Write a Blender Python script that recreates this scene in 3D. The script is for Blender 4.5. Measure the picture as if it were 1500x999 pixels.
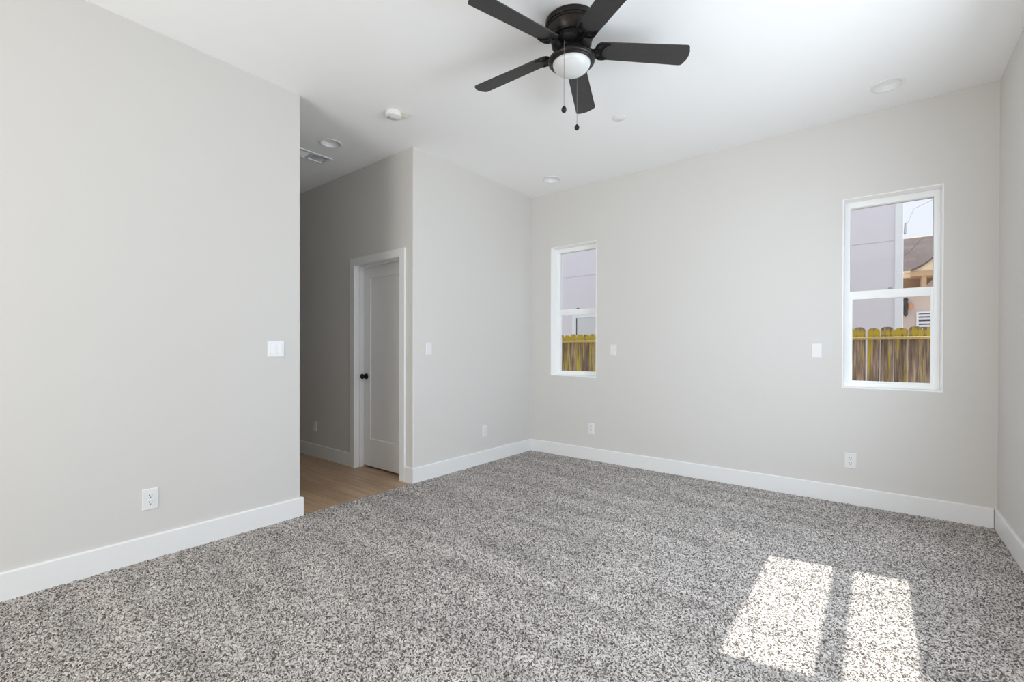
import bpy, bmesh, math, random
import numpy as np
from mathutils import Vector, Matrix
random.seed(7); rng = np.random.default_rng(7)
for o in list(bpy.data.objects): bpy.data.objects.remove(o)
SC = bpy.context.scene
COL = SC.collection
R = math.radians; PI = math.pi

# ------------------------------------------------------------------ camera
cam = bpy.data.cameras.new('camera'); camo = bpy.data.objects.new('camera', cam); COL.objects.link(camo)
F_PX, YAW, PITCH, ROLL, CY = 673.843, 0.672257, -0.0043623, 0.0023771, 516.424
cam.sensor_fit = 'HORIZONTAL'; cam.sensor_width = 36.0; cam.lens = F_PX / 1500 * 36.0
cam.shift_y = (CY - 499.5) / 1500; cam.clip_start = 0.02; cam.clip_end = 200
fwd = Vector((-math.sin(YAW)*math.cos(PITCH), math.cos(YAW)*math.cos(PITCH), math.sin(PITCH)))
rt = Vector((math.cos(YAW), math.sin(YAW), 0)); up = rt.cross(fwd)
r2 = rt*math.cos(ROLL) + up*math.sin(ROLL); u2 = -rt*math.sin(ROLL) + up*math.cos(ROLL)
M = Matrix((r2, u2, -fwd)).transposed().to_4x4(); M.translation = Vector((3.296605, -4.508476, 1.204598))
camo.matrix_world = M; SC.camera = camo

# ------------------------------------------------------------------ light
SUN_E, SKY_S = 6.3, 1.06
WIN_W, REAR_W = 66.0, 80.0
SC.view_settings.view_transform = 'Standard'; SC.view_settings.look = 'None'
SC.view_settings.exposure = 0.11; SC.view_settings.gamma = 1.0; SC.view_settings.use_curve_mapping = False
SC.cycles.max_bounces = 14; SC.cycles.diffuse_bounces = 10; SC.cycles.transparent_max_bounces = 16
SC.cycles.use_denoising = True
SC.cycles.sample_clamp_indirect = 8.0

world = bpy.data.worlds.new('sky'); SC.world = world; world.use_nodes = True
nt = world.node_tree; nt.nodes.clear()
wo = nt.nodes.new('ShaderNodeOutputWorld'); bg = nt.nodes.new('ShaderNodeBackground')
geo = nt.nodes.new('ShaderNodeTexCoord'); sep = nt.nodes.new('ShaderNodeSeparateXYZ'); rmp = nt.nodes.new('ShaderNodeValToRGB')
nt.links.new(geo.outputs['Generated'], sep.inputs[0]); nt.links.new(sep.outputs['Z'], rmp.inputs[0])
rmp.color_ramp.elements[0].position = 0.0; rmp.color_ramp.elements[0].color = (0.86, 0.85, 0.90, 1)
rmp.color_ramp.elements[1].position = 0.55; rmp.color_ramp.elements[1].color = (0.92, 0.98, 1.15, 1)
nt.links.new(rmp.outputs[0], bg.inputs[0]); bg.inputs[1].default_value = SKY_S
nt.links.new(bg.outputs[0], wo.inputs[0])

sl = bpy.data.lights.new('sun', 'SUN'); sl.energy = SUN_E; sl.angle = R(0.6); sl.color = (1.0, 0.965, 0.91)
so = bpy.data.objects.new('sun', sl); COL.objects.link(so)
so.rotation_euler = Vector((-1, -0.22, -1.804)).to_track_quat('-Z', 'Y').to_euler(); so.location = (20, 5, 30)

def area(name, loc, direction, w, h, power, color):
    l = bpy.data.lights.new(name, 'AREA'); l.shape = 'RECTANGLE'; l.size = w; l.size_y = h
    l.energy = power; l.color = color
    o = bpy.data.objects.new(name, l); COL.objects.link(o); o.location = loc
    o.rotation_euler = Vector(direction).to_track_quat('-Z', 'Z').to_euler(); return o
# daylight entering through the two windows in the right wall plus a fill lamp at an added, unseen rear door
SKYCOL = (0.77, 0.885, 1.03)
area('window_skylight', (4.16, -1.72, 1.66), (-1, 0, -0.3), 1.25, 1.55, WIN_W, SKYCOL)
area('window_groundlight', (4.16, -1.72, 1.66), (-1, 0, 0.5), 1.25, 1.55, WIN_W*0.05, (1.0, 0.97, 0.93))
area('window_skylight', (4.16, -3.02, 1.66), (-1, 0, -0.3), 1.25, 1.55, WIN_W*0.52, SKYCOL)
area('rear_fill', (1.25, -6.8, 1.15), (0.6, 1, 0.22), 1.5, 1.9, REAR_W, (1.0, 0.985, 0.955))  # added fill lamp, turned towards the far right corner

# ------------------------------------------------------------------ dimensions
H = 3.05; A = 1.8044; W = 3.9369; XL = 0.0123; YL = -2.8484; HB = 0.1356; YR = -7.0; XE = -6.0
T = 0.015

# ------------------------------------------------------------------ materials
def new_mat(name):
    m = bpy.data.materials.new(name); m.use_nodes = True
    return m, m.node_tree, m.node_tree.nodes['Principled BSDF']
def plain(name, col, rough=0.5, metal=0.0, bump=0.0, scale=200.0, spec=0.5, var=0.0):
    m, n, p = new_mat(name)
    p.inputs['Base Color'].default_value = (*col, 1); p.inputs['Roughness'].default_value = rough
    p.inputs['Metallic'].default_value = metal; p.inputs['Specular IOR Level'].default_value = spec
    if bump or var:
        tc = n.nodes.new('ShaderNodeTexCoord'); nz = n.nodes.new('ShaderNodeTexNoise')
        nz.inputs['Scale'].default_value = scale; nz.inputs['Detail'].default_value = 3
        n.links.new(tc.outputs['Object'], nz.inputs['Vector'])
        if bump:
            b = n.nodes.new('ShaderNodeBump'); b.inputs['Strength'].default_value = bump; b.inputs['Distance'].default_value = 0.002
            n.links.new(nz.outputs['Fac'], b.inputs['Height']); n.links.new(b.outputs[0], p.inputs['Normal'])
        if var:
            r = n.nodes.new('ShaderNodeValToRGB')
            r.color_ramp.elements[0].position = 0.3; r.color_ramp.elements[1].position = 0.7
            r.color_ramp.elements[0].color = (*[c*(1-var) for c in col], 1); r.color_ramp.elements[1].color = (*[min(1, c*(1+var)) for c in col], 1)
            n.links.new(nz.outputs['Fac'], r.inputs[0]); n.links.new(r.outputs[0], p.inputs['Base Color'])
    return m

WALLC = (0.662, 0.645, 0.618)
m_wall = plain('wall_paint', WALLC, 0.75, bump=0.12, scale=260, spec=0.25)
m_ceil = plain('ceiling_paint', (0.90, 0.90, 0.895), 0.85, bump=0.10, scale=220, spec=0.2)
m_trim = plain('white_semigloss', (0.81, 0.81, 0.805), 0.35, bump=0.02, scale=90)
m_liner = plain('white_liner_paint', (0.88, 0.88, 0.875), 0.5, bump=0.03, scale=120)
m_vinyl = plain('white_vinyl', (0.88, 0.89, 0.89), 0.35, bump=0.01, scale=60)
m_plate = plain('white_plastic', (0.78, 0.78, 0.78), 0.28, bump=0.01, scale=60)
m_slot = plain('dark_slot', (0.03, 0.03, 0.035), 0.6, bump=0.01)
m_black = plain('black_metal', (0.008, 0.008, 0.009), 0.32, 0.3, bump=0.02, scale=150)
m_bronze = plain('dark_bronze', (0.030, 0.026, 0.024), 0.36, 0.65, bump=0.02, scale=120, var=0.15)
m_blade = plain('espresso_blade', (0.036, 0.033, 0.033), 0.55, 0.0, bump=0.05, scale=90, var=0.12)
m_motor = plain('black_motor', (0.010, 0.009, 0.009), 0.45, 0.5, bump=0.02)
m_opal = plain('opal_glass', (0.66, 0.67, 0.66), 0.22, bump=0.0, spec=0.6, var=0.01, scale=30)
m_chain = plain('chain_metal', (0.30, 0.29, 0.28), 0.35, 0.9, bump=0.05, scale=800)
m_yellow = plain('yellow_tab', (0.80, 0.78, 0.42), 0.5, bump=0.01)
m_lens = plain('frosted_lens', (0.87, 0.87, 0.86), 0.4, bump=0.03, scale=400)
m_louver = plain('register_white', (0.80, 0.80, 0.80), 0.45, bump=0.01)
m_duct = plain('duct_dark', (0.05, 0.05, 0.05), 0.8, bump=0.02)
m_nwall = plain('stucco_lavender', (0.74, 0.715, 0.765), 0.9, bump=0.5, scale=120, var=0.05)
m_nwhite = plain('exterior_white', (0.82, 0.85, 0.88), 0.6, bump=0.05, scale=80)
m_pink = plain('stucco_pink', (0.66, 0.56, 0.50), 0.9, bump=0.5, scale=120, var=0.05)
m_tan = plain('tan_and_shade', (0.52, 0.34, 0.20), 0.8, bump=0.3, scale=80, var=0.08)  # tan of beam and corbel; on the porch rear wall it paints soffit shadow
m_cream = plain('cream_fascia', (0.85, 0.68, 0.46), 0.7, bump=0.1, scale=80, var=0.05)
m_npane = plain('shaded_blind', (0.66, 0.68, 0.71), 0.5, bump=0.05, scale=60)
m_lantern = plain('lantern_metal', (0.06, 0.055, 0.06), 0.5, 0.5, bump=0.05)
m_orange_lit = plain('orange_lit', (0.75, 0.36, 0.20), 0.4, 0.4, bump=0.05)  # orange light on the lantern bracket, put into its colour
m_conc = plain('ground_soil', (0.46, 0.42, 0.37), 0.95, bump=0.6, scale=40, var=0.25)
m_wire = plain('wire_grey', (0.25, 0.25, 0.28), 0.6, bump=0.02)

def glass_mat():
    m = bpy.data.materials.new('window_glass'); m.use_nodes = True; n = m.node_tree; n.nodes.clear()
    o = n.nodes.new('ShaderNodeOutputMaterial'); mix = n.nodes.new('ShaderNodeMixShader')
    t = n.nodes.new('ShaderNodeBsdfTransparent'); g = n.nodes.new('ShaderNodeBsdfGlossy'); f = n.nodes.new('ShaderNodeLayerWeight'); pw = n.nodes.new('ShaderNodeMath'); pw.operation = 'POWER'; ma = n.nodes.new('ShaderNodeMath'); ma.operation = 'MULTIPLY_ADD'
    t.inputs[0].default_value = (0.93, 0.95, 0.95, 1); g.inputs['Roughness'].default_value = 0.02; g.inputs[0].default_value = (.9, .9, .9, 1)
    n.links.new(f.outputs['Facing'], pw.inputs[0]); pw.inputs[1].default_value = 5.0; n.links.new(pw.outputs[0], ma.inputs[0]); ma.inputs[1].default_value = 0.7; ma.inputs[2].default_value = 0.03
    n.links.new(ma.outputs[0], mix.inputs[0]); n.links.new(t.outputs[0], mix.inputs[1]); n.links.new(g.outputs[0], mix.inputs[2])
    n.links.new(mix.outputs[0], o.inputs[0]); return m
m_glass = glass_mat()

def carpet_mat():
    m, n, p = new_mat('speckled_carpet'); L = n.links.new
    p.inputs['Roughness'].default_value = 1.0; p.inputs['Specular IOR Level'].default_value = 0.05
    p.inputs['Sheen Weight'].default_value = 0.15; p.inputs['Sheen Roughness'].default_value = 0.6
    tc = n.nodes.new('ShaderNodeTexCoord')
    # wobble the coordinates so the yarn tips curl
    wob = n.nodes.new('ShaderNodeTexNoise'); wob.inputs['Scale'].default_value = 70; wob.inputs['Detail'].default_value = 2
    L(tc.outputs['Object'], wob.inputs['Vector'])
    sub = n.nodes.new('ShaderNodeVectorMath'); sub.operation = 'SUBTRACT'; sub.inputs[1].default_value = (.5, .5, .5); L(wob.outputs['Color'], sub.inputs[0])
    scl = n.nodes.new('ShaderNodeVectorMath'); scl.operation = 'SCALE'; scl.inputs['Scale'].default_value = 0.010; L(sub.outputs[0], scl.inputs[0])
    add = n.nodes.new('ShaderNodeVectorMath'); add.operation = 'ADD'; L(tc.outputs['Object'], add.inputs[0]); L(scl.outputs[0], add.inputs[1])
    v = n.nodes.new('ShaderNodeTexVoronoi'); v.inputs['Scale'].default_value = 205; v.voronoi_dimensions = '2D'
    L(add.outputs[0], v.inputs['Vector'])
    sp = n.nodes.new('ShaderNodeSeparateColor'); L(v.outputs['Color'], sp.inputs[0])
    r = n.nodes.new('ShaderNodeValToRGB'); r.color_ramp.interpolation = 'LINEAR'
    e = r.color_ramp.elements; e[0].position = 0.0; e[0].color = (0.07, 0.05, 0.04, 1); e[1].position = 1.0; e[1].color = (0.82, 0.775, 0.735, 1)
    for pos, c in ((0.20, (0.115, 0.088, 0.072)), (0.36, (0.31, 0.272, 0.243)), (0.58, (0.55, 0.505, 0.47)), (0.80, (0.70, 0.655, 0.62))):
        k = e.new(pos); k.color = (*c, 1)
    L(sp.outputs[0], r.inputs[0])
    # pile lean left by the vacuum: broad bands
    mp = n.nodes.new('ShaderNodeMapping'); mp.inputs['Rotation'].default_value = (0, 0, R(9)); mp.inputs['Scale'].default_value = (0.9, 4.5, 1)
    L(tc.outputs['Object'], mp.inputs['Vector'])
    b = n.nodes.new('ShaderNodeTexNoise'); b.inputs['Scale'].default_value = 1.5; b.inputs['Detail'].default_value = 3; L(mp.outputs[0], b.inputs['Vector'])
    mr = n.nodes.new('ShaderNodeMapRange'); mr.inputs['From Min'].default_value = 0.3; mr.inputs['From Max'].default_value = 0.7
    mr.inputs['To Min'].default_value = 0.80; mr.inputs['To Max'].default_value = 1.16; L(b.outputs['Fac'], mr.inputs['Value'])
    mu = n.nodes.new('ShaderNodeVectorMath'); mu.operation = 'SCALE'; L(r.outputs[0], mu.inputs[0]); L(mr.outputs[0], mu.inputs['Scale'])
    L(mu.outputs[0], p.inputs['Base Color'])
    bp = n.nodes.new('ShaderNodeBump'); bp.inputs['Strength'].default_value = 0.7; bp.inputs['Distance'].default_value = 0.006; bp.invert = True
    L(v.outputs['Distance'], bp.inputs['Height']); L(bp.outputs[0], p.inputs['Normal'])
    return m
m_carpet = carpet_mat()

def wood_floor_mat():
    m, n, p = new_mat('plank_floor'); L = n.links.new
    p.inputs['Roughness'].default_value = 0.42
    tc = n.nodes.new('ShaderNodeTexCoord')
    br = n.nodes.new('ShaderNodeTexBrick'); br.inputs['Scale'].default_value = 1.0; br.inputs['Brick Width'].default_value = 1.25; br.inputs['Row Height'].default_value = 0.18
    br.inputs['Mortar Size'].default_value = 0.0012; br.inputs['Mortar'].default_value = (0.16, 0.10, 0.06, 1)
    br.inputs['Color1'].default_value = (0.50, 0.335, 0.205, 1); br.inputs['Color2'].default_value = (0.37, 0.245, 0.15, 1); br.offset = 0.37
    L(tc.outputs['Object'], br.inputs['Vector'])
    mp = n.nodes.new('ShaderNodeMapping'); mp.inputs['Scale'].default_value = (2.2, 38, 1); L(tc.outputs['Object'], mp.inputs['Vector'])
    nz = n.nodes.new('ShaderNodeTexNoise'); nz.inputs['Scale'].default_value = 1.0; nz.inputs['Detail'].default_value = 6; L(mp.outputs[0], nz.inputs['Vector'])
    mr = n.nodes.new('ShaderNodeMapRange'); mr.inputs['From Min'].default_value = .3; mr.inputs['From Max'].default_value = .7; mr.inputs['To Min'].default_value = 0.75; mr.inputs['To Max'].default_value = 1.2
    L(nz.outputs['Fac'], mr.inputs['Value'])
    mu = n.nodes.new('ShaderNodeVectorMath'); mu.operation = 'SCALE'; L(br.outputs['Color'], mu.inputs[0]); L(mr.outputs[0], mu.inputs['Scale']); L(mu.outputs[0], p.inputs['Base Color'])
    bp = n.nodes.new('ShaderNodeBump'); bp.inputs['Strength'].default_value = 0.15; bp.inputs['Distance'].default_value = 0.001; L(nz.outputs['Fac'], bp.inputs['Height']); L(bp.outputs[0], p.inputs['Normal'])
    return m
m_wood = wood_floor_mat()

def fence_mat():
    m, n, p = new_mat('weathered_board'); L = n.links.new
    p.inputs['Roughness'].default_value = 0.95; p.inputs['Specular IOR Level'].default_value = 0.1
    tc = n.nodes.new('ShaderNodeTexCoord'); oi = n.nodes.new('ShaderNodeObjectInfo')
    off = n.nodes.new('ShaderNodeVectorMath'); off.operation = 'ADD'
    cb = n.nodes.new('ShaderNodeCombineXYZ'); ml = n.nodes.new('ShaderNodeMath'); ml.operation = 'MULTIPLY'; ml.inputs[1].default_value = 37.0
    L(oi.outputs['Random'], ml.inputs[0]); L(ml.outputs[0], cb.inputs[0]); L(ml.outputs[0], cb.inputs[1])
    L(tc.outputs['Object'], off.inputs[0]); L(cb.outputs[0], off.inputs[1])
    mp = n.nodes.new('ShaderNodeMapping'); mp.inputs['Scale'].default_value = (42, 42, 2.6); L(off.outputs[0], mp.inputs['Vector'])
    g = n.nodes.new('ShaderNodeTexNoise'); g.inputs['Scale'].default_value = 1; g.inputs['Detail'].default_value = 5; L(mp.outputs[0], g.inputs['Vector'])
    r = n.nodes.new('ShaderNodeValToRGB'); e = r.color_ramp.elements
    e[0].position = .28; e[0].color = (.07, .047, .033, 1); e[1].position = .72; e[1].color = (.46, .36, .28, 1)
    k = e.new(.5); k.color = (.20, .14, .10, 1); L(g.outputs['Fac'], r.inputs[0])
    # per-board tone
    tone = n.nodes.new('ShaderNodeMapRange'); tone.inputs['To Min'].default_value = .75; tone.inputs['To Max'].default_value = 1.25; L(oi.outputs['Random'], tone.inputs['Value'])
    sc = n.nodes.new('ShaderNodeVectorMath'); sc.operation = 'SCALE'; L(r.outputs[0], sc.inputs[0]); L(tone.outputs[0], sc.inputs['Scale'])
    # yellow lichen: dense on the top 12 cm, streaks below
    sz = n.nodes.new('ShaderNodeSeparateXYZ'); L(tc.outputs['Object'], sz.inputs[0])
    top = n.nodes.new('ShaderNodeMapRange'); top.inputs['From Min'].default_value = 1.60; top.inputs['From Max'].default_value = 1.69
    top.inputs['To Min'].default_value = 0.0; top.inputs['To Max'].default_value = 0.20; L(sz.outputs['Z'], top.inputs['Value'])
    mp2 = n.nodes.new('ShaderNodeMapping'); mp2.inputs['Scale'].default_value = (26, 26, 1.6); L(off.outputs[0], mp2.inputs['Vector'])
    s2 = n.nodes.new('ShaderNodeTexNoise'); s2.inputs['Scale'].default_value = 1; s2.inputs['Detail'].default_value = 4; L(mp2.outputs[0], s2.inputs['Vector'])
    ad = n.nodes.new('ShaderNodeMath'); ad.operation = 'ADD'; L(s2.outputs['Fac'], ad.inputs[0]); L(top.outputs[0], ad.inputs[1])
    # the stretch of fence to the left is yellower
    sx = n.nodes.new('ShaderNodeSeparateXYZ'); L(oi.outputs['Location'], sx.inputs[0])
    gr = n.nodes.new('ShaderNodeMapRange'); gr.inputs['From Min'].default_value = 1.5; gr.inputs['From Max'].default_value = -.8; gr.inputs['To Min'].default_value = 0; gr.inputs['To Max'].default_value = .085; L(sx.outputs['X'], gr.inputs['Value'])
    tp = n.nodes.new('ShaderNodeMapRange'); tp.inputs['From Min'].default_value = 1.715; tp.inputs['From Max'].default_value = 1.775; tp.inputs['To Min'].default_value = 0.0; tp.inputs['To Max'].default_value = -.16; L(sz.outputs['Z'], tp.inputs['Value'])
    a1 = n.nodes.new('ShaderNodeMath'); a1.operation = 'ADD'; L(ad.outputs[0], a1.inputs[0]); L(tp.outputs[0], a1.inputs[1]); ad = a1
    ad0 = ad; ad = n.nodes.new('ShaderNodeMath'); ad.operation = 'ADD'; L(ad0.outputs[0], ad.inputs[0]); L(gr.outputs[0], ad.inputs[1])
    lm = n.nodes.new('ShaderNodeMapRange'); lm.inputs['From Min'].default_value = .56; lm.inputs['From Max'].default_value = .68; L(ad.outputs[0], lm.inputs['Value'])
    mx = n.nodes.new('ShaderNodeMix'); mx.data_type = 'RGBA'
    L(lm.outputs[0], mx.inputs['Factor']); L(sc.outputs[0], mx.inputs['A']); mx.inputs['B'].default_value = (.46, .35, .035, 1)
    L(mx.outputs['Result'], p.inputs['Base Color'])
    bp = n.nodes.new('ShaderNodeBump'); bp.inputs['Strength'].default_value = .6; bp.inputs['Distance'].default_value = .004; L(g.outputs['Fac'], bp.inputs['Height']); L(bp.outputs[0], p.inputs['Normal'])
    return m
m_fence = fence_mat()
m_rail = plain('golden_rail', (0.46, 0.34, 0.13), 0.9, bump=0.4, scale=60, var=0.3)  # plain golden brown; sun on the chamfer makes the yellow line

def shingle_mat():
    m, n, p = new_mat('brown_shingle'); L = n.links.new
    p.inputs['Roughness'].default_value = .95
    tc = n.nodes.new('ShaderNodeTexCoord'); br = n.nodes.new('ShaderNodeTexBrick')
    br.inputs['Scale'].default_value = 1; br.inputs['Brick Width'].default_value = .3; br.inputs['Row Height'].default_value = .14; br.inputs['Mortar Size'].default_value = .004
    br.inputs['Color1'].default_value = (.135, .105, .10, 1); br.inputs['Color2'].default_value = (.105, .082, .08, 1); br.inputs['Mortar'].default_value = (.075, .06, .055, 1)
    L(tc.outputs['Object'], br.inputs['Vector']); L(br.outputs[0], p.inputs['Base Color']); return m
m_shingle = shingle_mat()

# ------------------------------------------------------------------ mesh helpers
def link_mesh(name, bm, mat, parent=None, smooth=False):
    me = bpy.data.meshes.new(name); bm.normal_update(); bm.to_mesh(me); bm.free()
    o = bpy.data.objects.new(name, me); COL.objects.link(o)
    if mat: me.materials.append(mat)
    if smooth:
        for p in me.polygons: p.use_smooth = True
        try:
            me.set_sharp_from_angle(angle=R(38))
        except Exception: pass
    if parent: o.parent = parent
    return o
def box(bm, x0, x1, y0, y1, z0, z1, bev=0.0, seg=2):
    b = bmesh.new() if bev else bm
    vs = [b.verts.new(p) for p in ((x0,y0,z0),(x1,y0,z0),(x1,y1,z0),(x0,y1,z0),(x0,y0,z1),(x1,y0,z1),(x1,y1,z1),(x0,y1,z1))]
    for f in ((3,2,1,0),(4,5,6,7),(0,1,5,4),(1,2,6,5),(2,3,7,6),(3,0,4,7)): b.faces.new([vs[i] for i in f])
    if bev:
        bmesh.ops.bevel(b, geom=list(b.edges), offset=bev, segments=seg, profile=.5, affect='EDGES')
        merge(bm, b)
    return bm
def merge(bm, b, mat=None):
    mp = {}
    for v in b.verts: mp[v] = bm.verts.new(mat @ v.co if mat else v.co)
    for f in b.faces:
        try: bm.faces.new([mp[v] for v in f.verts])
        except ValueError: pass
    b.free()
def lathe(bm, prof, seg=48, c=(0,0,0), rx=1.0, axis='Z'):
    """prof: list of (r,z); closed at r=0 ends"""
    rings = []
    for r, z in prof:
        if r < 1e-6:
            ring = [bm.verts.new((c[0], c[1], c[2]+z))]
        else:
            ring = [bm.verts.new((c[0]+r*math.cos(2*PI*i/seg), c[1]+r*math.sin(2*PI*i/seg), c[2]+z)) for i in range(seg)]
        rings.append(ring)
    for a, b in zip(rings, rings[1:]):
        for i in range(seg):
            j = (i+1) % seg
            if len(a) == 1 and len(b) == 1: continue
            if len(a) == 1: f = (a[0], b[i], b[j])
            elif len(b) == 1: f = (a[i], a[j], b[0])
            else: f = (a[i], a[j], b[j], b[i])
            try: bm.faces.new(f)
            except ValueError: pass
    return bm
def sphere_pts(bm, c, r, sx=1, sy=1, sz=1, u=16, v=10):
    b = bmesh.new(); bmesh.ops.create_uvsphere(b, u_segments=u, v_segments=v, radius=r)
    merge(bm, b, Matrix.Translation(c) @ Matrix.Diagonal((sx, sy, sz, 1)))
def tube(bm, pts, r, seg=8, cap=True):
    rings = []
    pts = [Vector(p) for p in pts]; n = len(pts)
    for i, p in enumerate(pts):
        d = (pts[min(i+1, n-1)] - pts[max(i-1, 0)]).normalized()
        a = d.orthogonal().normalized() if i == 0 else (pa - d*pa.dot(d)).normalized()
        pa = a; b = d.cross(a)
        rr = r[i] if isinstance(r, (list, tuple)) else r
        rings.append([bm.verts.new(p + a*rr*math.cos(2*PI*k/seg) + b*rr*math.sin(2*PI*k/seg)) for k in range(seg)])
    for a, b in zip(rings, rings[1:]):
        for k in range(seg):
            j = (k+1) % seg; bm.faces.new((a[k], a[j], b[j], b[k]))
    if cap: bm.faces.new(rings[0][::-1]); bm.faces.new(rings[-1])
    return bm
def slab(outer, holes, t0, t1, frame):
    """Flat plate with holes. outer/holes: lists of 2-D points; frame(u,v,t)->3-D; t0..t1 thickness."""
    bm = bmesh.new(); loops = [outer] + holes; edges = []; lv = []
    for lp in loops:
        vs = [bm.verts.new((p[0], p[1], 0)) for p in lp]; lv.append(vs)
        for i in range(len(vs)): edges.append(bm.edges.new((vs[i], vs[(i+1) % len(vs)])))
    bmesh.ops.triangle_fill(bm, use_beauty=True, use_dissolve=False, edges=edges, normal=(0, 0, 1))
    tris = [[(v.co.x, v.co.y) for v in f.verts] for f in bm.faces]; bm.free()
    o = bmesh.new(); cache = {}
    def V(u, v, t):
        k = (round(u, 6), round(v, 6), t)
        if k not in cache: cache[k] = o.verts.new(frame(u, v, t))
        return cache[k]
    for t in tris:
        o.faces.new([V(*p, t0) for p in t]); o.faces.new([V(*p, t1) for p in t][::-1])
    for lp in loops:
        for i in range(len(lp)):
            a, b = lp[i], lp[(i+1) % len(lp)]
            o.faces.new((V(*a, t0), V(*b, t0), V(*b, t1), V(*a, t1)))
    bmesh.ops.recalc_face_normals(o, faces=list(o.faces))
    return o
def rect(x0, x1, y0, y1): return [(x0,y0),(x1,y0),(x1,y1),(x0,y1)]
def circle(cx, cy, r, n=40): return [(cx+r*math.cos(2*PI*i/n), cy+r*math.sin(2*PI*i/n)) for i in range(n)]
FXY = lambda u, v, t: (u, v, t)
FXZ = lambda u, v, t: (u, t, v)
FYZ = lambda u, v, t: (t, u, v)
def empty(name, loc=(0,0,0), rz=0.0):
    o = bpy.data.objects.new(name, None); COL.objects.link(o); o.location = loc; o.rotation_euler = (0,0,rz); o.empty_display_size = .1
    return o
def tag(o, label, cat, group=None, kind=None):
    o['label'] = label; o['category'] = cat
    if group: o['group'] = group
    if kind: o['kind'] = kind
    return o
def struct(o, label, cat): return tag(o, label, cat, kind='structure')
def children(o): return [c for c in bpy.data.objects if c.parent == o]
def copy_tree(o, parent=None):
    c = o.copy(); COL.objects.link(c)
    if parent: c.parent = parent
    for ch in children(o): copy_tree(ch, c)
    return c

# ------------------------------------------------------------------ room shell
CANS = [(3.339, -0.388), (0.533, -0.358), (-0.536, -2.300)]
VENT = (-1.02, -0.83, -2.47, -2.11)      # x0,x1,y0,y1 of the register face
holes = [circle(x, y, 0.086) for x, y in CANS] + [rect(VENT[0]+.025, VENT[1]-.025, VENT[2]+.025, VENT[3]-.025)]
struct(link_mesh('ceiling', slab(rect(XE-.2, W+.2, YR-.2, .35), holes, H, H+.14, FXY), m_ceil), 'flat white ceiling above the whole room and hall', 'ceiling')
bm = bmesh.new(); box(bm, XE-.2, W+.35, YR-.2, .50, H+.16, H+.36)  # added to keep the sun out; its eave shades the far windows
struct(link_mesh('roof', bm, m_trim), 'unseen roof deck above the white ceiling, added to block the sun', 'roof')
bm = bmesh.new(); box(bm, XE-.2, W+.18, YR-.2, .18, -.25, -.016)
struct(link_mesh('floor', bm, m_wood), 'floor slab under the carpet', 'floor')
bm = bmesh.new(); box(bm, XE, 0.004, YL-.2, -A+.2, -.0155, -.006)
struct(link_mesh('floor_hall', bm, m_wood), 'brown wood plank floor of the dark hall', 'floor')

# walls; the two free corners are rounded drywall bullnoses
def prism(poly, z0, z1):
    return slab(poly, [], z0, z1, FXY)
def rnd_corner(c, d0, d1, r, n=7):
    """points rounding corner c between incoming direction d0 and outgoing d1 (unit, axis aligned)"""
    c = Vector(c); d0 = Vector(d0); d1 = Vector(d1); ctr = c - d0*r + d1*r; out = []
    for i in range(n):
        a = i/(n-1)*PI/2; p = ctr - d1*r*math.cos(a) + d0*r*math.sin(a); out.append((p.x, p.y))
    return out
bmw = prism([(-.14, YR), (XL, YR)] + rnd_corner((XL, YL), (0, 1), (-1, 0), .014) + [(-.14, YL)], -.2, H)
struct(link_mesh('wall_left', bmw, m_wall, smooth=True), 'pale grey wall on the left, ending at the hall opening', 'wall')
bmw = prism([(-.14, -A)] + rnd_corner((0, -A), (1, 0), (0, 1), .014) + [(0, 0.0), (-.14, 0.0)], -.2, H)
struct(link_mesh('wall_middle', bmw, m_wall, smooth=True), 'pale grey wall between the hall opening and the far corner', 'wall')
WINS = [(0.288, 0.885), (3.071, 3.661)]; WZ = (0.912, 2.411)
struct(link_mesh('wall_back', slab(rect(XE, W+.18, -.2, H), [rect(a, b, *WZ) for a, b in WINS], 0.0, .18, FXZ), m_wall), 'pale grey far wall with two narrow windows', 'wall')
RWIN = [(-2.325, -1.115), (-3.63, -2.42)]
struct(link_mesh('wall_right', slab(rect(YR, 0, -.2, H), [rect(a, b, *WZ) for a, b in RWIN], W, W+.18, FYZ), m_wall), 'pale grey wall at the right edge', 'wall')
RD = (0.35, 2.15, 2.12)
struct(link_mesh('wall_rear', slab(rect(-.14, W+.18, -.2, H), [rect(RD[0], RD[1], .0, RD[2])], YR-.15, YR, FXZ), m_wall), 'wall behind the viewpoint with an added glass door', 'wall')
DX = (-.914, -.181); DZ = 2.075
struct(link_mesh('wall_hall', slab([(XE, -.2), (DX[0]-.02, -.2), (DX[0]-.02, DZ+.02), (DX[1]+.02, DZ+.02), (DX[1]+.02, -.2), (-.14, -.2), (-.14, H), (XE, H)], [], -A, -A+.125, FXZ), m_wall), 'dark shaded hall wall holding the white door', 'wall')
bm = bmesh.new(); box(bm, XE, -.14, YL-.14, YL, -.2, H)
struct(link_mesh('wall_corridor', bm, m_wall), 'hall wall facing the white door, hidden behind the left wall', 'wall')
bm = bmesh.new(); box(bm, XE-.14, XE, YL-.14, .18, -.2, H)
struct(link_mesh('wall_end', bm, m_wall), 'wall closing the far end of the hall', 'wall')

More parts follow.
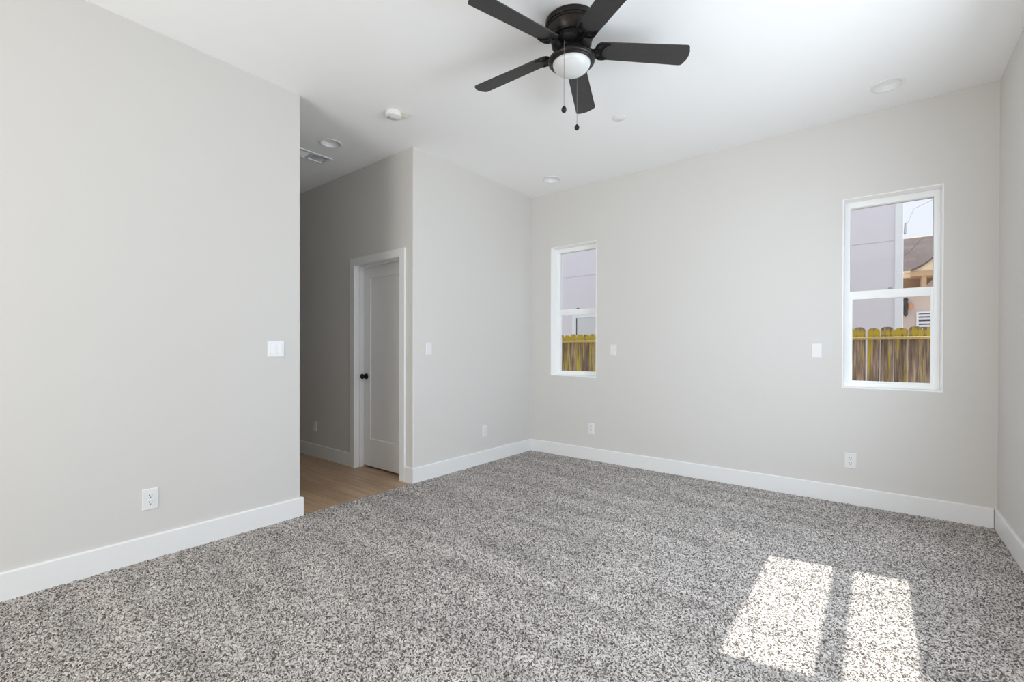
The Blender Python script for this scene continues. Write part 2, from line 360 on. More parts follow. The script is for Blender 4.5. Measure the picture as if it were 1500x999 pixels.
# baseboards with an eased top edge
def baseboard(name, path, label):
    """path: polyline on the floor (room side of wall); board thickness T towards the left of travel"""
    bm = bmesh.new()
    prof = [(0, -.012), (T, -.012), (T, HB-.006), (T-.002, HB-.002), (T-.006, HB), (0, HB)]
    n = len(path); rings = []
    for i, p in enumerate(path):
        p = Vector(p)
        def nrm(a, b):
            d = (Vector(b)-Vector(a)).normalized(); return Vector((-d.y, d.x))
        if i == 0: m = nrm(path[0], path[1])
        elif i == n-1: m = nrm(path[-2], path[-1])
        else:
            a, b = nrm(path[i-1], path[i]), nrm(path[i], path[i+1]); m = (a+b)/(1+a.dot(b))
        rings.append([bm.verts.new((p.x+m.x*u, p.y+m.y*u, z)) for u, z in prof])
    for a, b in zip(rings, rings[1:]):
        for k in range(len(prof)):
            j = (k+1) % len(prof); bm.faces.new((a[k], a[j], b[j], b[k]))
    bm.faces.new(rings[0]); bm.faces.new(rings[-1][::-1])
    bmesh.ops.recalc_face_normals(bm, faces=list(bm.faces))
    return struct(link_mesh(name, bm, m_trim), label, 'baseboard')
CX0 = -.104
baseboard('baseboard_left', [(XE, YL), (XL, YL), (XL, YR)][::1], 'white baseboard along the left wall beside the hall opening')
baseboard('baseboard_middle', [(0, -.0005), (0, -A), (CX0+.0005, -A)], 'white baseboard along the middle wall, turning the corner by the door')
baseboard('baseboard_back', [(W-T-.003, 0), (T+.001, 0)], 'long white baseboard under the two windows')
baseboard('baseboard_right', [(W, YR), (W, -.0005)], 'white baseboard along the right wall')
baseboard('baseboard_hall', [(-.9915, -A), (XE, -A)], 'shaded white baseboard in the hall left of the door')

# ------------------------------------------------------------------ carpet
def build_carpet():
    x0, x1, y0, y1 = 0.0005, W-.0005, YR+.001, -.0005
    st = 0.0075; nx = int((x1-x0)/st)+1; ny = int((y1-y0)/st)+1
    xs = np.linspace(x0, x1, nx); ys = np.linspace(y0, y1, ny)
    X, Y = np.meshgrid(xs, ys)
    jx = rng.uniform(-.0028, .0028, X.shape); jy = rng.uniform(-.0028, .0028, X.shape)
    jx[:, 0] = np.abs(jx[:, 0]) - .004; jx[:, -1] = 0; jy[0, :] = 0; jy[-1, :] = 0
    Z = rng.uniform(-.0065, .0035, X.shape)
    X = X+jx; Y = Y+jy
    Z[:, 0] = rng.uniform(-.008, -.001, ny)
    co = np.stack([X, Y, Z], -1).reshape(-1, 3).astype(np.float32)
    i = np.arange(ny-1)[:, None]*nx + np.arange(nx-1)[None, :]
    q = np.stack([i, i+1, i+nx+1, i+nx], -1).reshape(-1, 4).astype(np.int32)
    me = bpy.data.meshes.new('carpet'); nf = len(q)
    me.vertices.add(len(co)); me.vertices.foreach_set('co', co.ravel())
    me.loops.add(nf*4); me.loops.foreach_set('vertex_index', q.ravel())
    me.polygons.add(nf); me.polygons.foreach_set('loop_start', np.arange(0, nf*4, 4, dtype=np.int32)); me.polygons.foreach_set('loop_total', np.full(nf, 4, np.int32))
    me.polygons.foreach_set('use_smooth', np.ones(nf, bool))
    me.update(calc_edges=True); me.materials.append(m_carpet)
    o = bpy.data.objects.new('carpet', me); COL.objects.link(o)
    tag(o, 'speckled grey-brown pile carpet covering the room floor', 'carpet', kind='stuff')
build_carpet()

# ------------------------------------------------------------------ windows (local: x width, +y outward, z up)
def bar(bm, x0, x1, y0, y1, z0, z1, bev=.003): box(bm, x0, x1, y0, y1, z0, z1, bev)
def ring(bm, x0, x1, z0, z1, y0, y1, l, r, b, t, bev=.003):
    bar(bm, x0, x0+l, y0, y1, z0, z1, bev); bar(bm, x1-r, x1, y0, y1, z0, z1, bev)
    bar(bm, x0+l-.001, x1-r+.001, y0, y1, z0, z0+b, bev); bar(bm, x0+l-.001, x1-r+.001, y0, y1, z1-t, z1, bev)
def make_window(name, w, label, lock=True):
    z0, z1 = WZ; h = z1-z0; root = empty(name); struct(root, label, 'window')
    g = .008
    bm = bmesh.new(); e = .0004; ring(bm, -e, w+e, z0-e, z1+e, -.001, .18, g, g, g, g, .002)
    link_mesh('reveal_liner', bm, m_liner, root)
    fx0, fx1, fz0, fz1 = g, w-g, z0+g, z1-g
    bm = bmesh.new(); ring(bm, fx0, fx1, fz0, fz1, .105, .176, .037, .037, .028, .046)
    bar(bm, fx0+.036, fx1-.036, .140, .170, 1.632, 1.690)
    link_mesh('window_frame', bm, m_vinyl, root)
    ix0, ix1 = fx0+.037, fx1-.037
    bm = bmesh.new(); box(bm, ix0-.004, ix1+.004, .153, .157, 1.684, fz1-.042)
    up_ = link_mesh('upper_pane', bm, m_glass, root)
    bm = bmesh.new(); ring(bm, ix0-.001, ix1+.001, 1.688, fz1-.045, .149, .1525, .003, .003, .002, .004, .0005); link_mesh('gasket', bm, m_wire, up_)
    bm = bmesh.new(); ring(bm, ix0-.002, ix1+.002, fz0+.026, 1.687, .107, .139, .018, .018, .022, .066)
    ls = link_mesh('lower_sash', bm, m_vinyl, root)
    bm = bmesh.new(); box(bm, ix0+.012, ix1-.012, .121, .125, fz0+.044, 1.625)
    link_mesh('lower_pane', bm, m_glass, ls)
    bm = bmesh.new(); c = w/2-.006; box(bm, c-.022, c+.022, .110, .134, 1.685, 1.693, .002); box(bm, c-.006, c+.018, .104, .122, 1.690, 1.700, .002)
    lk = link_mesh('sash_lock', bm, m_chain, ls)
    return root
w1 = make_window('window_1', WINS[0][1]-WINS[0][0], 'narrow white single-hung window left on the far wall, near the corner'); w1.location = (WINS[0][0], 0, 0)
w2 = make_window('window_2', WINS[1][1]-WINS[1][0], 'narrow white single-hung window right on the far wall, showing sky and a brown roof'); w2.location = (WINS[1][0], 0, 0)
for i, (a, b) in enumerate(RWIN):
    w = make_window('window_%d' % (i+3), b-a, ('wide single-hung window in the right wall, nearer the far wall', 'wide single-hung window in the right wall, nearer the rear wall')[i])
    w.location = (W, b, 0); w.rotation_euler = (0, 0, -PI/2)
# unseen sliding glass door, added as an opening for the rear fill lamp
d2 = empty('added_door', (RD[0], YR-.15, 0)); struct(d2, 'added unseen sliding glass door in the wall behind the viewpoint', 'door')
bm = bmesh.new(); wd = RD[1]-RD[0]; ring(bm, 0, wd, -.01, RD[2], .02, .12, .05, .05, .04, .05); bar(bm, wd/2-.04, wd/2+.04, .04, .10, .0, RD[2]-.02); link_mesh('door_frame', bm, m_vinyl, d2)
bm = bmesh.new(); box(bm, .045, wd/2-.03, .05, .056, .03, RD[2]-.045); link_mesh('pane', bm, m_glass, d2)
bm = bmesh.new(); box(bm, wd/2+.03, wd-.045, .08, .086, .03, RD[2]-.045); link_mesh('pane', bm, m_glass, d2)

# ------------------------------------------------------------------ hall door
def build_door():
    root = empty('door_1', (0, -A, 0)); struct(root, 'white single-panel door with a black knob in the hall', 'door')
    x0, x1 = DX; zc = -.007
    bm = bmesh.new(); cw = .077
    box(bm, x0-cw, x0, -.018, 0, zc, DZ+.072, .002); box(bm, x1, x1+cw, -.018, 0, zc, DZ+.072, .002)
    box(bm, x0-.0005, x1+.0005, -.018, 0, DZ, DZ+.072, .002)
    link_mesh('casing', bm, m_trim, root)
    bm = bmesh.new()
    box(bm, x0-.019, x0+.004, -.004, .13, zc, DZ+.018, .001); box(bm, x1-.004, x1+.019, -.004, .13, zc, DZ+.018, .001); box(bm, x0+.003, x1-.003, -.004, .13, DZ-.004, DZ+.018, .001)
    # door stop
    box(bm, x0+.003, x0+.015, .040, .0885, zc, DZ-.004, .0015); box(bm, x1-.015, x1-.003, .040, .0885, zc, DZ-.004, .0015); box(bm, x0+.014, x1-.014, .040, .0885, DZ-.016, DZ-.004, .0015)
    link_mesh('jamb', bm, m_trim, root)
    # leaf with recessed panel and sloped sticking
    lx0, lx1, lz0, lz1 = x0+.007, x1-.007, .012, DZ-.007; y0, y1 = .090, .125
    px0, px1, pz0, pz1 = -.795, -.300, .287, 1.945; s = .010; dp = .010
    bm = bmesh.new()
    def loop(x0, x1, z0, z1, y): return [bm.verts.new(p) for p in ((x0,y,z0),(x1,y,z0),(x1,y,z1),(x0,y,z1))]
    a = loop(lx0, lx1, lz0, lz1, y0); b = loop(px0, px1, pz0, pz1, y0); c = loop(px0+s, px1-s, pz0+s, pz1-s, y0+dp); d = loop(lx0, lx1, lz0, lz1, y1)
    for p, q in ((a, b), (b, c), (d, a)):
        for k in range(4): bm.faces.new((p[k], p[(k+1) % 4], q[(k+1) % 4], q[k]))
    bm.faces.new(c); bm.faces.new(d[::-1]); bmesh.ops.recalc_face_normals(bm, faces=list(bm.faces))
    leaf = link_mesh('door_leaf', bm, m_trim, root)
    # knob: rosette + neck + ball, axis along -y
    kx, kz = -.856, .934
    bm = bmesh.new(); prof = [(0, 0), (.031, 0), (.031, .004), (.028, .008), (.014, .010), (.0125, .012), (0, .012)]
    lathe(bm, prof, 32); bmesh.ops.transform(bm, matrix=Matrix.Translation((kx, y0, kz)) @ Matrix.Rotation(PI/2, 4, 'X'), verts=bm.verts)
    bmesh.ops.recalc_face_normals(bm, faces=list(bm.faces)); ro = link_mesh('rosette', bm, m_black, leaf, True)
    bm = bmesh.new(); prof = [(0, .010), (.011, .010), (.0105, .026), (.015, .031), (.023, .037), (.027, .046), (.026, .055), (.021, .062), (.012, .066), (0, .067)]
    lathe(bm, prof, 32); bmesh.ops.transform(bm, matrix=Matrix.Translation((kx, y0, kz)) @ Matrix.Rotation(PI/2, 4, 'X'), verts=bm.verts)
    bmesh.ops.recalc_face_normals(bm, faces=list(bm.faces)); kb = link_mesh('knob', bm, m_black, leaf, True); kb['label'] = 'round black door knob'
build_door()

# ------------------------------------------------------------------ outlets and switches (local: x along wall, -y out of the wall, z up)
def plate_bm(w, h, t=.006):
    bm = bmesh.new(); b = bmesh.new()
    lo = [(-w/2, -h/2), (w/2, -h/2), (w/2, h/2), (-w/2, h/2)]; k = .004
    A_ = [b.verts.new((x, 0, z)) for x, z in lo]; B_ = [b.verts.new((x, -t*.55, z)) for x, z in lo]
    C_ = [b.verts.new((x-math.copysign(k, x), -t, z-math.copysign(k, z))) for x, z in lo]
    for p, q in ((A_, B_), (B_, C_)):
        for i in range(4): b.faces.new((p[i], p[(i+1) % 4], q[(i+1) % 4], q[i]))
    b.faces.new(C_); b.faces.new(A_[::-1]); merge(bm, b); bmesh.ops.recalc_face_normals(bm, faces=list(bm.faces)); return bm
def screw(bm, x, z, y=-.006):
    b = bmesh.new(); lathe(b, [(0, .0012), (.0022, .0010), (.003, 0)], 12); merge(bm, b, Matrix.Translation((x, y, z)) @ Matrix.Rotation(PI/2, 4, 'X'))
def outlet(w, h):
    root = empty('wall_outlet'); link_mesh('cover_plate', plate_bm(w, h), m_plate, root)
    for zc in (.0195, -.0195):
        pts = []
        for i in range(40):
            a = 2*PI*i/40; x, z = .0172*math.cos(a), .0172*math.sin(a); pts.append((x, zc+max(-.0135, min(.0135, z))))
        rc = link_mesh('receptacle', slab(pts, [], -.0085, -.004, FXZ), m_plate, root)
        for sx, hh in ((-.0064, .0085), (.0064, .0070)):
            bm = bmesh.new(); box(bm, sx-.0013, sx+.0013, -.0088, -.0080, zc+.0035-hh/2+.001, zc+.0035+hh/2+.001); link_mesh('slot', bm, m_slot, rc)
        pts = [(x, zc-.0075+z) for x, z in ((-.0026, .002), (-.0026, -.001), (-.0012, -.003), (.0012, -.003), (.0026, -.001), (.0026, .002))]
        link_mesh('ground_hole', slab(pts, [], -.0088, -.0080, FXZ), m_slot, rc)
    bm = bmesh.new(); screw(bm, 0, 0); link_mesh('screw', bm, m_plate, root, True)
    return root
def switch(w, h, offs):
    root = empty('light_switch'); link_mesh('cover_plate', plate_bm(w, h), m_plate, root)
    for ox in offs:
        # decorator rocker in a slim recess frame
        bm = slab(rect(ox-.0175, ox+.0175, -.0345, .0345), [rect(ox-.0160, ox+.0160, -.033, .033)], -.0072, -.0045, FXZ)
        fr = link_mesh('rocker_frame', bm, m_plate, root)
        bm = bmesh.new(); z = .0325; x0, x1 = ox-.0152, ox+.0152
        pr = [(-.0052, -z), (-.0098, -z), (-.0072, 0.0), (-.0062, z), (-.0052, z)]
        for a, b in ((x0, x1),):
            P = [bm.verts.new((a, y, zz)) for y, zz in pr]; Q = [bm.verts.new((b, y, zz)) for y, zz in pr]
            for i in range(5): bm.faces.new((P[i], P[(i+1) % 5], Q[(i+1) % 5], Q[i]))
            bm.faces.new(P[::-1]); bm.faces.new(Q)
        bmesh.ops.recalc_face_normals(bm, faces=list(bm.faces)); link_mesh('rocker', bm, m_plate, root)
    for ox in offs:
        for zz in (-.048, .048):
            bm = bmesh.new(); screw(bm, ox, zz); link_mesh('screw', bm, m_plate, root, True)
    return root
def place(o, loc, rz, label, cat, group):
    o.location = loc; o.rotation_euler = (0, 0, rz); tag(o, label, cat, group)
EX = PI/2    # facing +x: local -y -> +x
OG = 'duplex outlets on the walls'; SG = 'rocker light switches on the walls'
o1 = outlet(.076, .121)
place(o1, (XL, -3.733, .343), EX, 'white outlet low on the left wall, nearest the viewer', 'outlet', OG)
place(copy_tree(o1), (0, -.834, .344), EX, 'small white outlet low on the middle wall between hall and corner', 'outlet', OG)
place(copy_tree(o1), (.826, 0, .347), 0, 'white outlet below the left window on the far wall', 'outlet', OG)
place(copy_tree(o1), (3.129, 0, .341), 0, 'white outlet below the right window on the far wall', 'outlet', OG)
place(copy_tree(o1), (-1.716, -A, .339), 0, 'shaded outlet on the dark hall wall left of the door', 'outlet', OG)
s1 = switch(.070, .116, (0,))
place(s1, (0, -1.62, 1.219), EX, 'single white switch on the middle wall beside the hall corner', 'switch', SG)
place(copy_tree(s1), (1.089, 0, 1.2125), 0, 'single white switch on the far wall right of the left window', 'switch', SG)
place(copy_tree(s1), (2.901, 0, 1.209), 0, 'single white switch on the far wall left of the right window', 'switch', SG)
place(switch(.114, .113, (-.023, .023)), (XL, -3.026, 1.211), EX, 'double white switch on the left wall beside the hall opening', 'switch', SG)

# ------------------------------------------------------------------ ceiling fixtures
def recessed():
    root = empty('recessed_light')
    bm = bmesh.new(); lathe(bm, [(.096, .0), (.096, -.003), (.093, -.005), (.084, -.005), (.081, -.003), (.075, .016), (.069, .036), (.069, .040)], 56)
    link_mesh('trim_ring', bm, m_trim, root, True)
    bm = bmesh.new(); lathe(bm, [(0, .033), (.035, .0335), (.070, .037)], 56); bmesh.ops.recalc_face_normals(bm, faces=list(bm.faces))
    link_mesh('lens', bm, m_lens, root, True)
    return root
rc = recessed(); G = 'recessed ceiling lights'
rc.location = (*CANS[0], H); tag(rc, 'large white recessed light in the ceiling above the right window', 'ceiling light', G)
c = copy_tree(rc); c.location = (*CANS[1], H); tag(c, 'white recessed light in the ceiling near the far left corner', 'ceiling light', G)
c = copy_tree(rc); c.location = (*CANS[2], H); tag(c, 'white recessed light in the shaded hall ceiling', 'ceiling light', G)
bm = bmesh.new(); lathe(bm, [(.030, 0), (.048, -.001), (.050, -.003), (.049, -.006), (.045, -.008), (0, -.009)], 48)
o = link_mesh('sprinkler_cover', bm, m_trim, None, True); o.location = (1.684, -1.127, H); tag(o, 'small flat white disc on the ceiling behind the fan', 'sprinkler')

sd = empty('smoke_detector', (.345, -2.285, H)); sd.scale = (.88, .88, .88); tag(sd, 'round white smoke detector with a yellow tab on the ceiling', 'smoke detector')
bm = bmesh.new(); lathe(bm, [(0, 0), (.066, 0), (.066, -.010), (.062, -.012)], 48); link_mesh('mounting_base', bm, m_plate, sd, True)
bm = bmesh.new(); lathe(bm, [(.062, -.011), (.070, -.014), (.070, -.030), (.066, -.040), (.052, -.046), (.030, -.046), (.028, -.0475), (0, -.048)], 48); link_mesh('detector_body', bm, m_plate, sd, True)
for x, y, r in ((-.036, -.028, .006), (-.015, -.034, .004)):
    bm = bmesh.new(); lathe(bm, [(0, -.0475), (r, -.0475), (r, -.044)], 16); o = link_mesh('indicator_hole', bm, m_slot, sd, True); o.location = (x, y, 0)
bm = bmesh.new(); box(bm, .060, .128, -.013, .013, -.034, -.0315, .0008); o = link_mesh('pull_tab', bm, m_yellow, sd); o.rotation_euler = (0, 0, R(38)); o['label'] = 'yellow plastic battery pull tab'

def build_vent():
    x0, x1, y0, y1 = VENT; root = empty('ceiling_register', ((x0+x1)/2, (y0+y1)/2, H)); tag(root, 'white louvered air register in the hall ceiling', 'vent')
    a, b = (x1-x0)/2, (y1-y0)/2
    bm = slab(rect(-a, a, -b, b), [rect(-a+.024, a-.024, -b+.024, b-.024)], -.009, -.001, FXY)
    link_mesh('register_frame', bm, m_louver, root)
    bm = bmesh.new(); box(bm, -a+.022, a-.022, -.008, .008, -.008, .012); link_mesh('divider', bm, m_louver, root)
    n = 9
    for s in (-1, 1):
        for i in range(n):
            bm = bmesh.new(); hy = (b-.03)/2; box(bm, -.0105, .0105, -hy+.004, hy-.004, -.0006, .0006)
            o = link_mesh('louver', bm, m_louver, root)
            o.location = (-a+.024+(i+.5)*(2*a-.048)/n, s*(.006+hy), .006); o.rotation_euler = (0, R(50)*s, 0)
    bm = bmesh.new(); box(bm, -a+.027, a-.027, -b+.027, b-.027, .10, .12); link_mesh('duct', bm, m_duct, root)
build_vent()

# ------------------------------------------------------------------ ceiling fan
def build_fan():
    root = empty('ceiling_fan', (1.938, -2.270, H)); tag(root, 'dark bronze five-blade ceiling fan with a white light dome', 'ceiling fan')
    bm = bmesh.new()
    lathe(bm, [(0, 0), (.142, 0), (.147, -.003), (.148, -.026), (.146, -.030), (.140, -.031), (.139, -.034), (.143, -.036), (.1435, -.041), (.140, -.044), (.137, -.045), (.136, -.048),
               (.138, -.050), (.136, -.056), (.131, -.070), (.125, -.082), (.118, -.091), (.119, -.094), (.116, -.098), (.108, -.099), (.100, -.094)], 72)
    link_mesh('motor_housing', bm, m_bronze, root, True)
    # vented lower motor with ribs
    bm = bmesh.new(); lathe(bm, [(.104, -.092), (.105, -.100), (.100, -.112), (.110, -.118), (.112, -.126), (.104, -.140), (.085, -.150), (.060, -.153), (0, -.153)], 64)
    for i in range(36):
        a = 2*PI*i/36; b = bmesh.new(); box(b, .092, .1085, -.0022, .0022, -.128, -.100, .001, 1)
        merge(bm, b, Matrix.Rotation(a, 4, 'Z'))
    link_mesh('vented_motor', bm, m_motor, root, True)
    bm = bmesh.new(); lathe(bm, [(.0, -.150), (.064, -.150), (.066, -.156), (.066, -.180), (.070, -.186), (.070, -.192), (0, -.192)], 48)
    link_mesh('switch_housing', bm, m_bronze, root, True)
    bm = bmesh.new(); lathe(bm, [(.04, -.188), (.085, -.190), (.102, -.194), (.112, -.200), (.120, -.203), (.127, -.208), (.1305, -.216), (.129, -.224), (.124, -.229), (.118, -.230), (.116, -.233), (.111, -.236), (.106, -.234), (.104, -.228)], 72)
    link_mesh('light_ring', bm, m_bronze, root, True)
    bm = bmesh.new(); prof = [(.1055, -.226)] + [(.1055*math.cos(a), -.230-.060*math.sin(a)) for a in [i/14*PI/2 for i in range(0, 15)]]
    prof[-1] = (0, prof[-1][1]); lathe(bm, prof, 64); link_mesh('glass_dome', bm, m_opal, root, True)['label'] = 'white opal glass dome'
    # blades
    def blade_mesh():
        bm = bmesh.new(); r0, r1 = .132, .668; out = []
        # root: rounded, tip: slightly bowed with rounded corners
        hw0, hw1 = .056, .067
        def arc(cx, cy, r, a0, a1, n): return [(cx+r*math.cos(a0+(a1-a0)*i/n), cy+r*math.sin(a0+(a1-a0)*i/n)) for i in range(n+1)]
        rr = .040
        out += arc(r0+rr, -hw0+rr, rr, PI, 1.5*PI, 8)
        rt_ = .022
        out += arc(r1-.012-rt_, -hw1+rt_, rt_, 1.5*PI, 1.93*PI, 6)
        out += [(r1-.004, -.03), (r1, 0), (r1-.004, .03)]
        out += arc(r1-.012-rt_, hw1-rt_, rt_, .07*PI, .5*PI, 6)
        out += arc(r0+rr, hw0-rr, rr, .5*PI, PI, 8)
        s = slab(out, [], -.003, .003, FXY); return s
    def arm_mesh():
        bm = bmesh.new()
        half = [(.086, .013), (.120, .011), (.132, .016), (.137, .034), (.146, .047), (.160, .0545), (.182, .056), (.212, .050), (.205, .044), (.190, .038), (.180, .026), (.1765, .012)]
        out = [(x, -y) for x, y in half] + [(.175, 0)] + half[::-1]
        hol = [[(.142, .016), (.150, .038), (.166, .044), (.168, .030), (.163, .014)], [(.142, -.016), (.163, -.014), (.168, -.030), (.166, -.044), (.150, -.038)]]
        s = slab(out, hol, -.0085, -.0032, FXY); merge(bm, s)
        for sg in (1, -1):
            tube(bm, [(x, sg*(y-.003), -.009) for x, y in half[3:8]], [.002, .003, .003, .003, .0015], 6)
            tube(bm, [(x, sg*y, -.0088) for x, y in [(.205, .046), (.188, .036), (.178, .024), (.174, .010), (.173, 0)]], [.0015, .0022, .0026, .0026, .0026], 6)
        tube(bm, [(.098, 0, .004), (.112, 0, -.001), (.128, 0, -.007), (.16, 0, -.0085)], [.008, .008, .006, .004], 8)
        for x, y in ((.165, .0), (.193, .048), (.193, -.048)):
            b = bmesh.new(); lathe(b, [(0, -.0035), (.003, -.003), (.0045, 0)], 10); merge(bm, b, Matrix.Translation((x, y, -.0085)))
        return bm
    bl = link_mesh('blade', blade_mesh(), m_blade, root); arm = link_mesh('blade_arm', arm_mesh(), m_motor, bl)
    arm['label'] = 'ornate black metal blade arm'
    for k in range(5):
        b = bl if k == 0 else bl.copy()
        if k:
            COL.objects.link(b); a2 = arm.copy(); COL.objects.link(a2); a2.parent = b
        b.location = (0, 0, -.148)
        b.rotation_euler = (Matrix.Rotation(R(40.4+72*k), 4, 'Z') @ Matrix.Rotation(R(1.75), 4, 'Y') @ Matrix.Rotation(R(-12), 4, 'X')).to_euler()
    # pull chains; dirs toward camera / image right, measured on the ceiling plane
    cr = Vector((math.cos(YAW), math.sin(YAW), 0)); cf = Vector((-math.sin(YAW), math.cos(YAW), 0))
    for lat, dep, zk in ((-.055, -.128, -.556), (.050, .134, -.522)):
        p = cr*lat + cf*dep; q = p.normalized()*.064
        bm = bmesh.new()
        pts = [(q.x, q.y, -.176), (p.x*.8, p.y*.8, -.179), (p.x*.96, p.y*.96, -.182), (p.x*1.02, p.y*1.02, -.20), (p.x*1.02, p.y*1.02, zk+.016)]
        tube(bm, pts, .0011, 6)
        n = 66
        for i in range(n):
            sphere_pts(bm, (p.x*1.02, p.y*1.02, -.2-i*(-zk-.216)/n), .0017, u=6, v=4)
        ch = link_mesh('pull_chain', bm, m_chain, root, True)
        bm = bmesh.new(); lathe(bm, [(0, .020), (.004, .019), (.007, .015), (.012, .009), (.0145, .001), (.0138, -.006), (.010, -.012), (.005, -.0155), (0, -.0165)], 24, (p.x*1.02, p.y*1.02, zk))
        bmesh.ops.recalc_face_normals(bm, faces=list(bm.faces)); link_mesh('pull_knob', bm, m_bronze, ch, True)
build_fan()

# ------------------------------------------------------------------ outside: ground, fence, neighbouring houses
bm = bmesh.new(); box(bm, -30, 30, .2, 40, -.45, -.25)
struct(link_mesh('ground', bm, m_conc), 'bare ground between the houses, below the windows', 'ground')
bm = bmesh.new(); box(bm, W+.2, 30, -20, .2, -.45, -.25)
struct(link_mesh('ground_side', bm, m_conc), 'bare ground beside the right wall', 'ground')
def build_fence():
    y = 3.44; gz = -.25
    root = empty('board_fence', (0, y, gz)); tag(root, 'weathered dog-ear board fence with yellow lichen seen through the windows', 'fence')
    w = .1385; pitch = .1425; x = -3.6; i = 0
    while x < 5.6:
        h = 1.775 + random.uniform(-.012, .012); ww = w + random.uniform(-.006, .004); c = .040
        pts = [(-ww/2, .05), (ww/2, .05), (ww/2, h-c), (ww/2-c*.35, h-c*.35), (ww/2-c, h), (-ww/2+c, h), (-ww/2+c*.35, h-c*.35), (-ww/2, h-c)]
        o = link_mesh('picket', slab(pts, [], 0, .016, FXZ), m_fence, root)
        o.location = (x, random.uniform(-.002, .002), 0); o.rotation_euler = (0, R(random.uniform(-.35, .35)), 0)
        x += pitch; i += 1
    for z in (.35, 1.615):
        bm = bmesh.new(); box(bm, -3.7, 5.7, -.085, -.003, z, z+.038, .009, 1); link_mesh('rail', bm, m_rail, root)
    for px in (-3.2, -.9, 1.4, 4.5):
        bm = bmesh.new(); box(bm, px-.045, px+.045, .02, .11, 0, 1.70, .004); link_mesh('post', bm, m_fence, root)
build_fence()

def build_neighbour():
    Y = 5.8; root = empty('neighbour_house', (0, Y, -.25)); tag(root, 'tall lavender-grey stucco house behind the fence', 'house')
    Z = lambda z: z+.25
    bm = bmesh.new(); x0, x1 = -10, 3.515; jz = Z(3.11)
    box(bm, x0, x1, 0, 5, 0, jz-.008); box(bm, x0, x1, .012, 5, jz-.008, jz+.008); box(bm, x0, x1, 0, 5, jz+.008, Z(7.2))
    link_mesh('stucco_wall', bm, m_nwall, root)
    bm = bmesh.new(); box(bm, 3.515, 3.625, -.03, .10, 0, Z(7.2), .006); cb = link_mesh('corner_board', bm, m_nwhite, root)
    bm = bmesh.new(); box(bm, 3.512, 3.628, -.036, .02, Z(2.52), Z(2.545), .003); link_mesh('strap', bm, m_nwhite, cb)
    # window with white trim seen through the left window
    bm = bmesh.new(); ring(bm, -2.90, -1.10, Z(.85), Z(2.19), -.03, .03, .115, .115, .115, .15, .004)
    wn = link_mesh('window_trim', bm, m_nwhite, root)
    bm = bmesh.new(); box(bm, -2.79, -1.21, -.015, -.004, Z(.96), Z(2.08)); link_mesh('window_pane', bm, m_npane, wn)
    bm = bmesh.new(); box(bm, -2.787, -2.762, -.022, -.010, Z(.96), Z(2.08)); link_mesh('window_gap', bm, m_slot, wn)
build_neighbour()

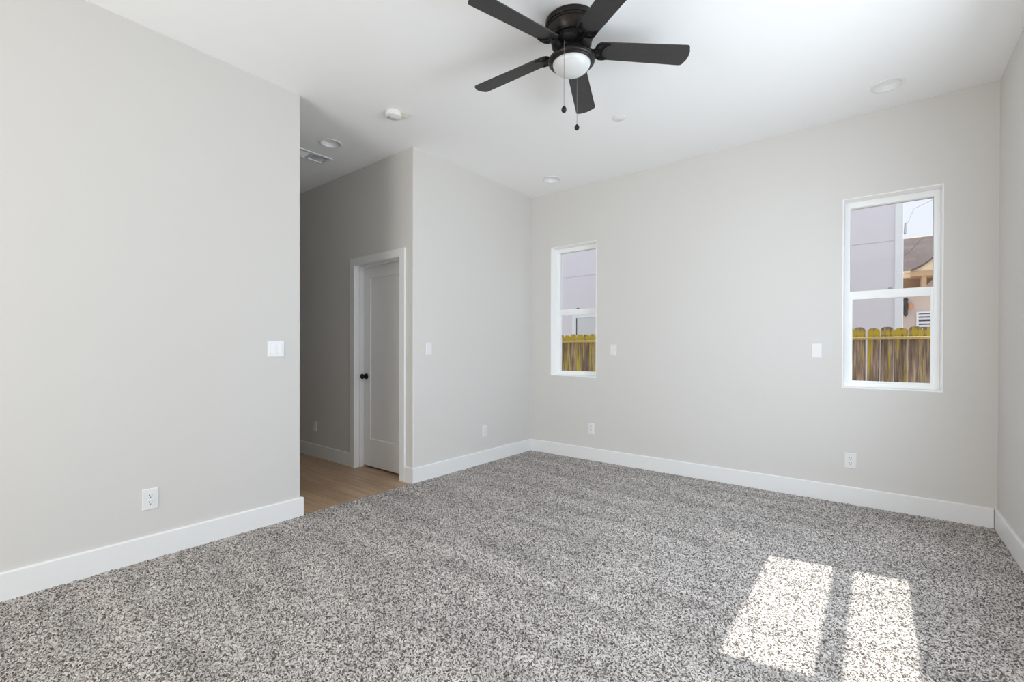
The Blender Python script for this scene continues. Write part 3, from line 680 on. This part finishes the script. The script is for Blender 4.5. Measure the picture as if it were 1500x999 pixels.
def build_porch():
    root = empty('neighbour_porch', (0, 7.5, -.25)); tag(root, 'brown-roofed stucco porch with a curved gable beyond the right window', 'porch')
    Z = lambda z: z+.25
    # roof plane: eave at y=0, ridge at y=1.5
    bm = bmesh.new(); x0, x1 = 3.66, 7.0
    e0, e1, rz0, rz1 = Z(2.76), Z(2.80), Z(3.68), Z(3.72)
    vs = [bm.verts.new(p) for p in ((x0,0,e0),(x1,0,e0),(x1,1.5,rz0),(x0,1.5,rz0),(x0,0,e1),(x1,0,e1),(x1,1.5,rz1),(x0,1.5,rz1))]
    for f in ((3,2,1,0),(4,5,6,7),(0,1,5,4),(1,2,6,5),(2,3,7,6),(3,0,4,7)): bm.faces.new([vs[i] for i in f])
    link_mesh('shingle_roof', bm, m_shingle, root)
    bm = bmesh.new(); box(bm, x0, x1, 1.49, 1.56, Z(3.66), Z(3.735), .01); link_mesh('ridge_cap', bm, m_cream, root)
    bm = bmesh.new(); box(bm, x0, x1, -.03, .02, Z(2.66), Z(2.775), .008); box(bm, x0, x1, -.05, .0, Z(2.745), Z(2.79), .008); link_mesh('fascia', bm, m_cream, root)
    # rear wall of the porch, recessed, its tan painted in as soffit shadow; body closes the volume
    bm = bmesh.new(); box(bm, 3.66, 7.0, .35, 3.0, 0, Z(2.74)); link_mesh('soffit_shade_wall', bm, m_tan, root)
    # curved bell gable standing in front of the roof
    yg = -.35; k = (yg+12.01)/12.01
    def P(x, z): return (3.2966+(x-3.2966)*k, Z(1.2046+(z-1.2046)*k))
    curve = [(3.80, 2.80), (3.88, 2.835), (3.96, 2.88), (4.05, 2.95), (4.14, 3.04), (4.25, 3.17), (4.40, 3.36), (4.58, 3.58), (4.75, 3.70)]
    mir = [(9.5-x, z) for x, z in curve[::-1]][1:]
    crv = curve+mir
    poly = [P(x, z) for x, z in crv]
    link_mesh('gable_face', slab([P(3.80, 2.78)] + poly + [P(5.70, 2.78)], [], yg, .15, FXZ), m_cream, root)
    bm = bmesh.new(); out = [P(x, z+.018) for x, z in crv] + [P(x, z-.016) for x, z in crv[::-1]]
    link_mesh('gable_edge', slab(out, [], yg-.06, .2, FXZ), m_shingle, root)
    bm = bmesh.new(); box(bm, P(3.80, 0)[0], P(5.7, 0)[0], yg-.02, .1, P(0, 2.68)[1], P(0, 2.78)[1], .006); link_mesh('beam', bm, m_tan, root)
    bm = bmesh.new(); box(bm, P(3.955, 0)[0], P(4.03, 0)[0], yg+.02, .05, P(0, 2.36)[1], P(0, 2.69)[1], .006); link_mesh('corbel', bm, m_tan, root)
    # pink front wall with curved shoulder
    pts = [(3.66, 0), (7.0, 0), (7.0, Z(2.9)), (4.45, Z(2.9)), (4.30, Z(2.80)), (4.14, Z(2.64)), (4.05, Z(2.52)), (3.96, Z(2.43)), (3.88, Z(2.39)), (3.78, Z(2.37)), (3.66, Z(2.36))]
    link_mesh('front_wall', slab(pts, [], .05, .12, FXZ), m_pink, root)
    bm = bmesh.new(); ring(bm, 3.88, 4.40, Z(1.30), Z(1.985), .01, .06, .035, .035, .035, .035, .004); vf = link_mesh('vent_frame', bm, m_nwhite, root)
    bm = bmesh.new(); box(bm, 3.91, 4.37, .042, .052, Z(1.33), Z(1.96)); link_mesh('vent_recess', bm, m_slot, vf)
    for i in range(9):
        bm = bmesh.new(); box(bm, -.225, .225, -.002, .002, -.024, .024); o = link_mesh('vent_slat', bm, m_nwhite, vf); o.location = (4.14, .028, Z(1.36+i*.069)); o.rotation_euler = (R(-28), 0, 0)
build_porch()
def build_lantern():
    root = empty('wall_lantern', (3.72, 7.55, 2.10)); tag(root, 'dark wall lantern with a bracket coloured as if lit orange on the porch wall', 'lantern')
    bm = bmesh.new(); box(bm, -.025, .025, -.012, .0, -.18, .18, .004); link_mesh('back_plate', bm, m_lantern, root)
    bm = bmesh.new(); box(bm, -.030, .030, -.13, -.05, -.17, .12, .006); lathe(bm, [(.05, .115), (.02, .16), (0, .17)], 4, (0, -.09, 0)); lathe(bm, [(0, -.21), (.02, -.19), (.035, -.165)], 8, (0, -.09, 0)); link_mesh('lamp_body', bm, m_lantern, root)
    bm = bmesh.new(); tube(bm, [(0, -.01, .02), (.04, -.03, .05), (.10, -.03, .03)], .012, 8); box(bm, .035, .115, -.05, -.015, -.055, .045, .01); link_mesh('bracket', bm, m_orange_lit, root)
build_lantern()
bm = bmesh.new(); tube(bm, [(3.66, 5.92, 3.38), (3.70, 6.1, 3.48), (3.79, 6.5, 3.78), (4.5, 8.6, 4.55), (5.2, 11, 5.6)], .006, 6); tube(bm, [(3.648, 5.84, 3.22), (3.66, 5.93, 3.42)], .018, 8)
tag(link_mesh('utility_cable', bm, m_wire), 'thin grey cable rising into the sky beside the downspout', 'cable')
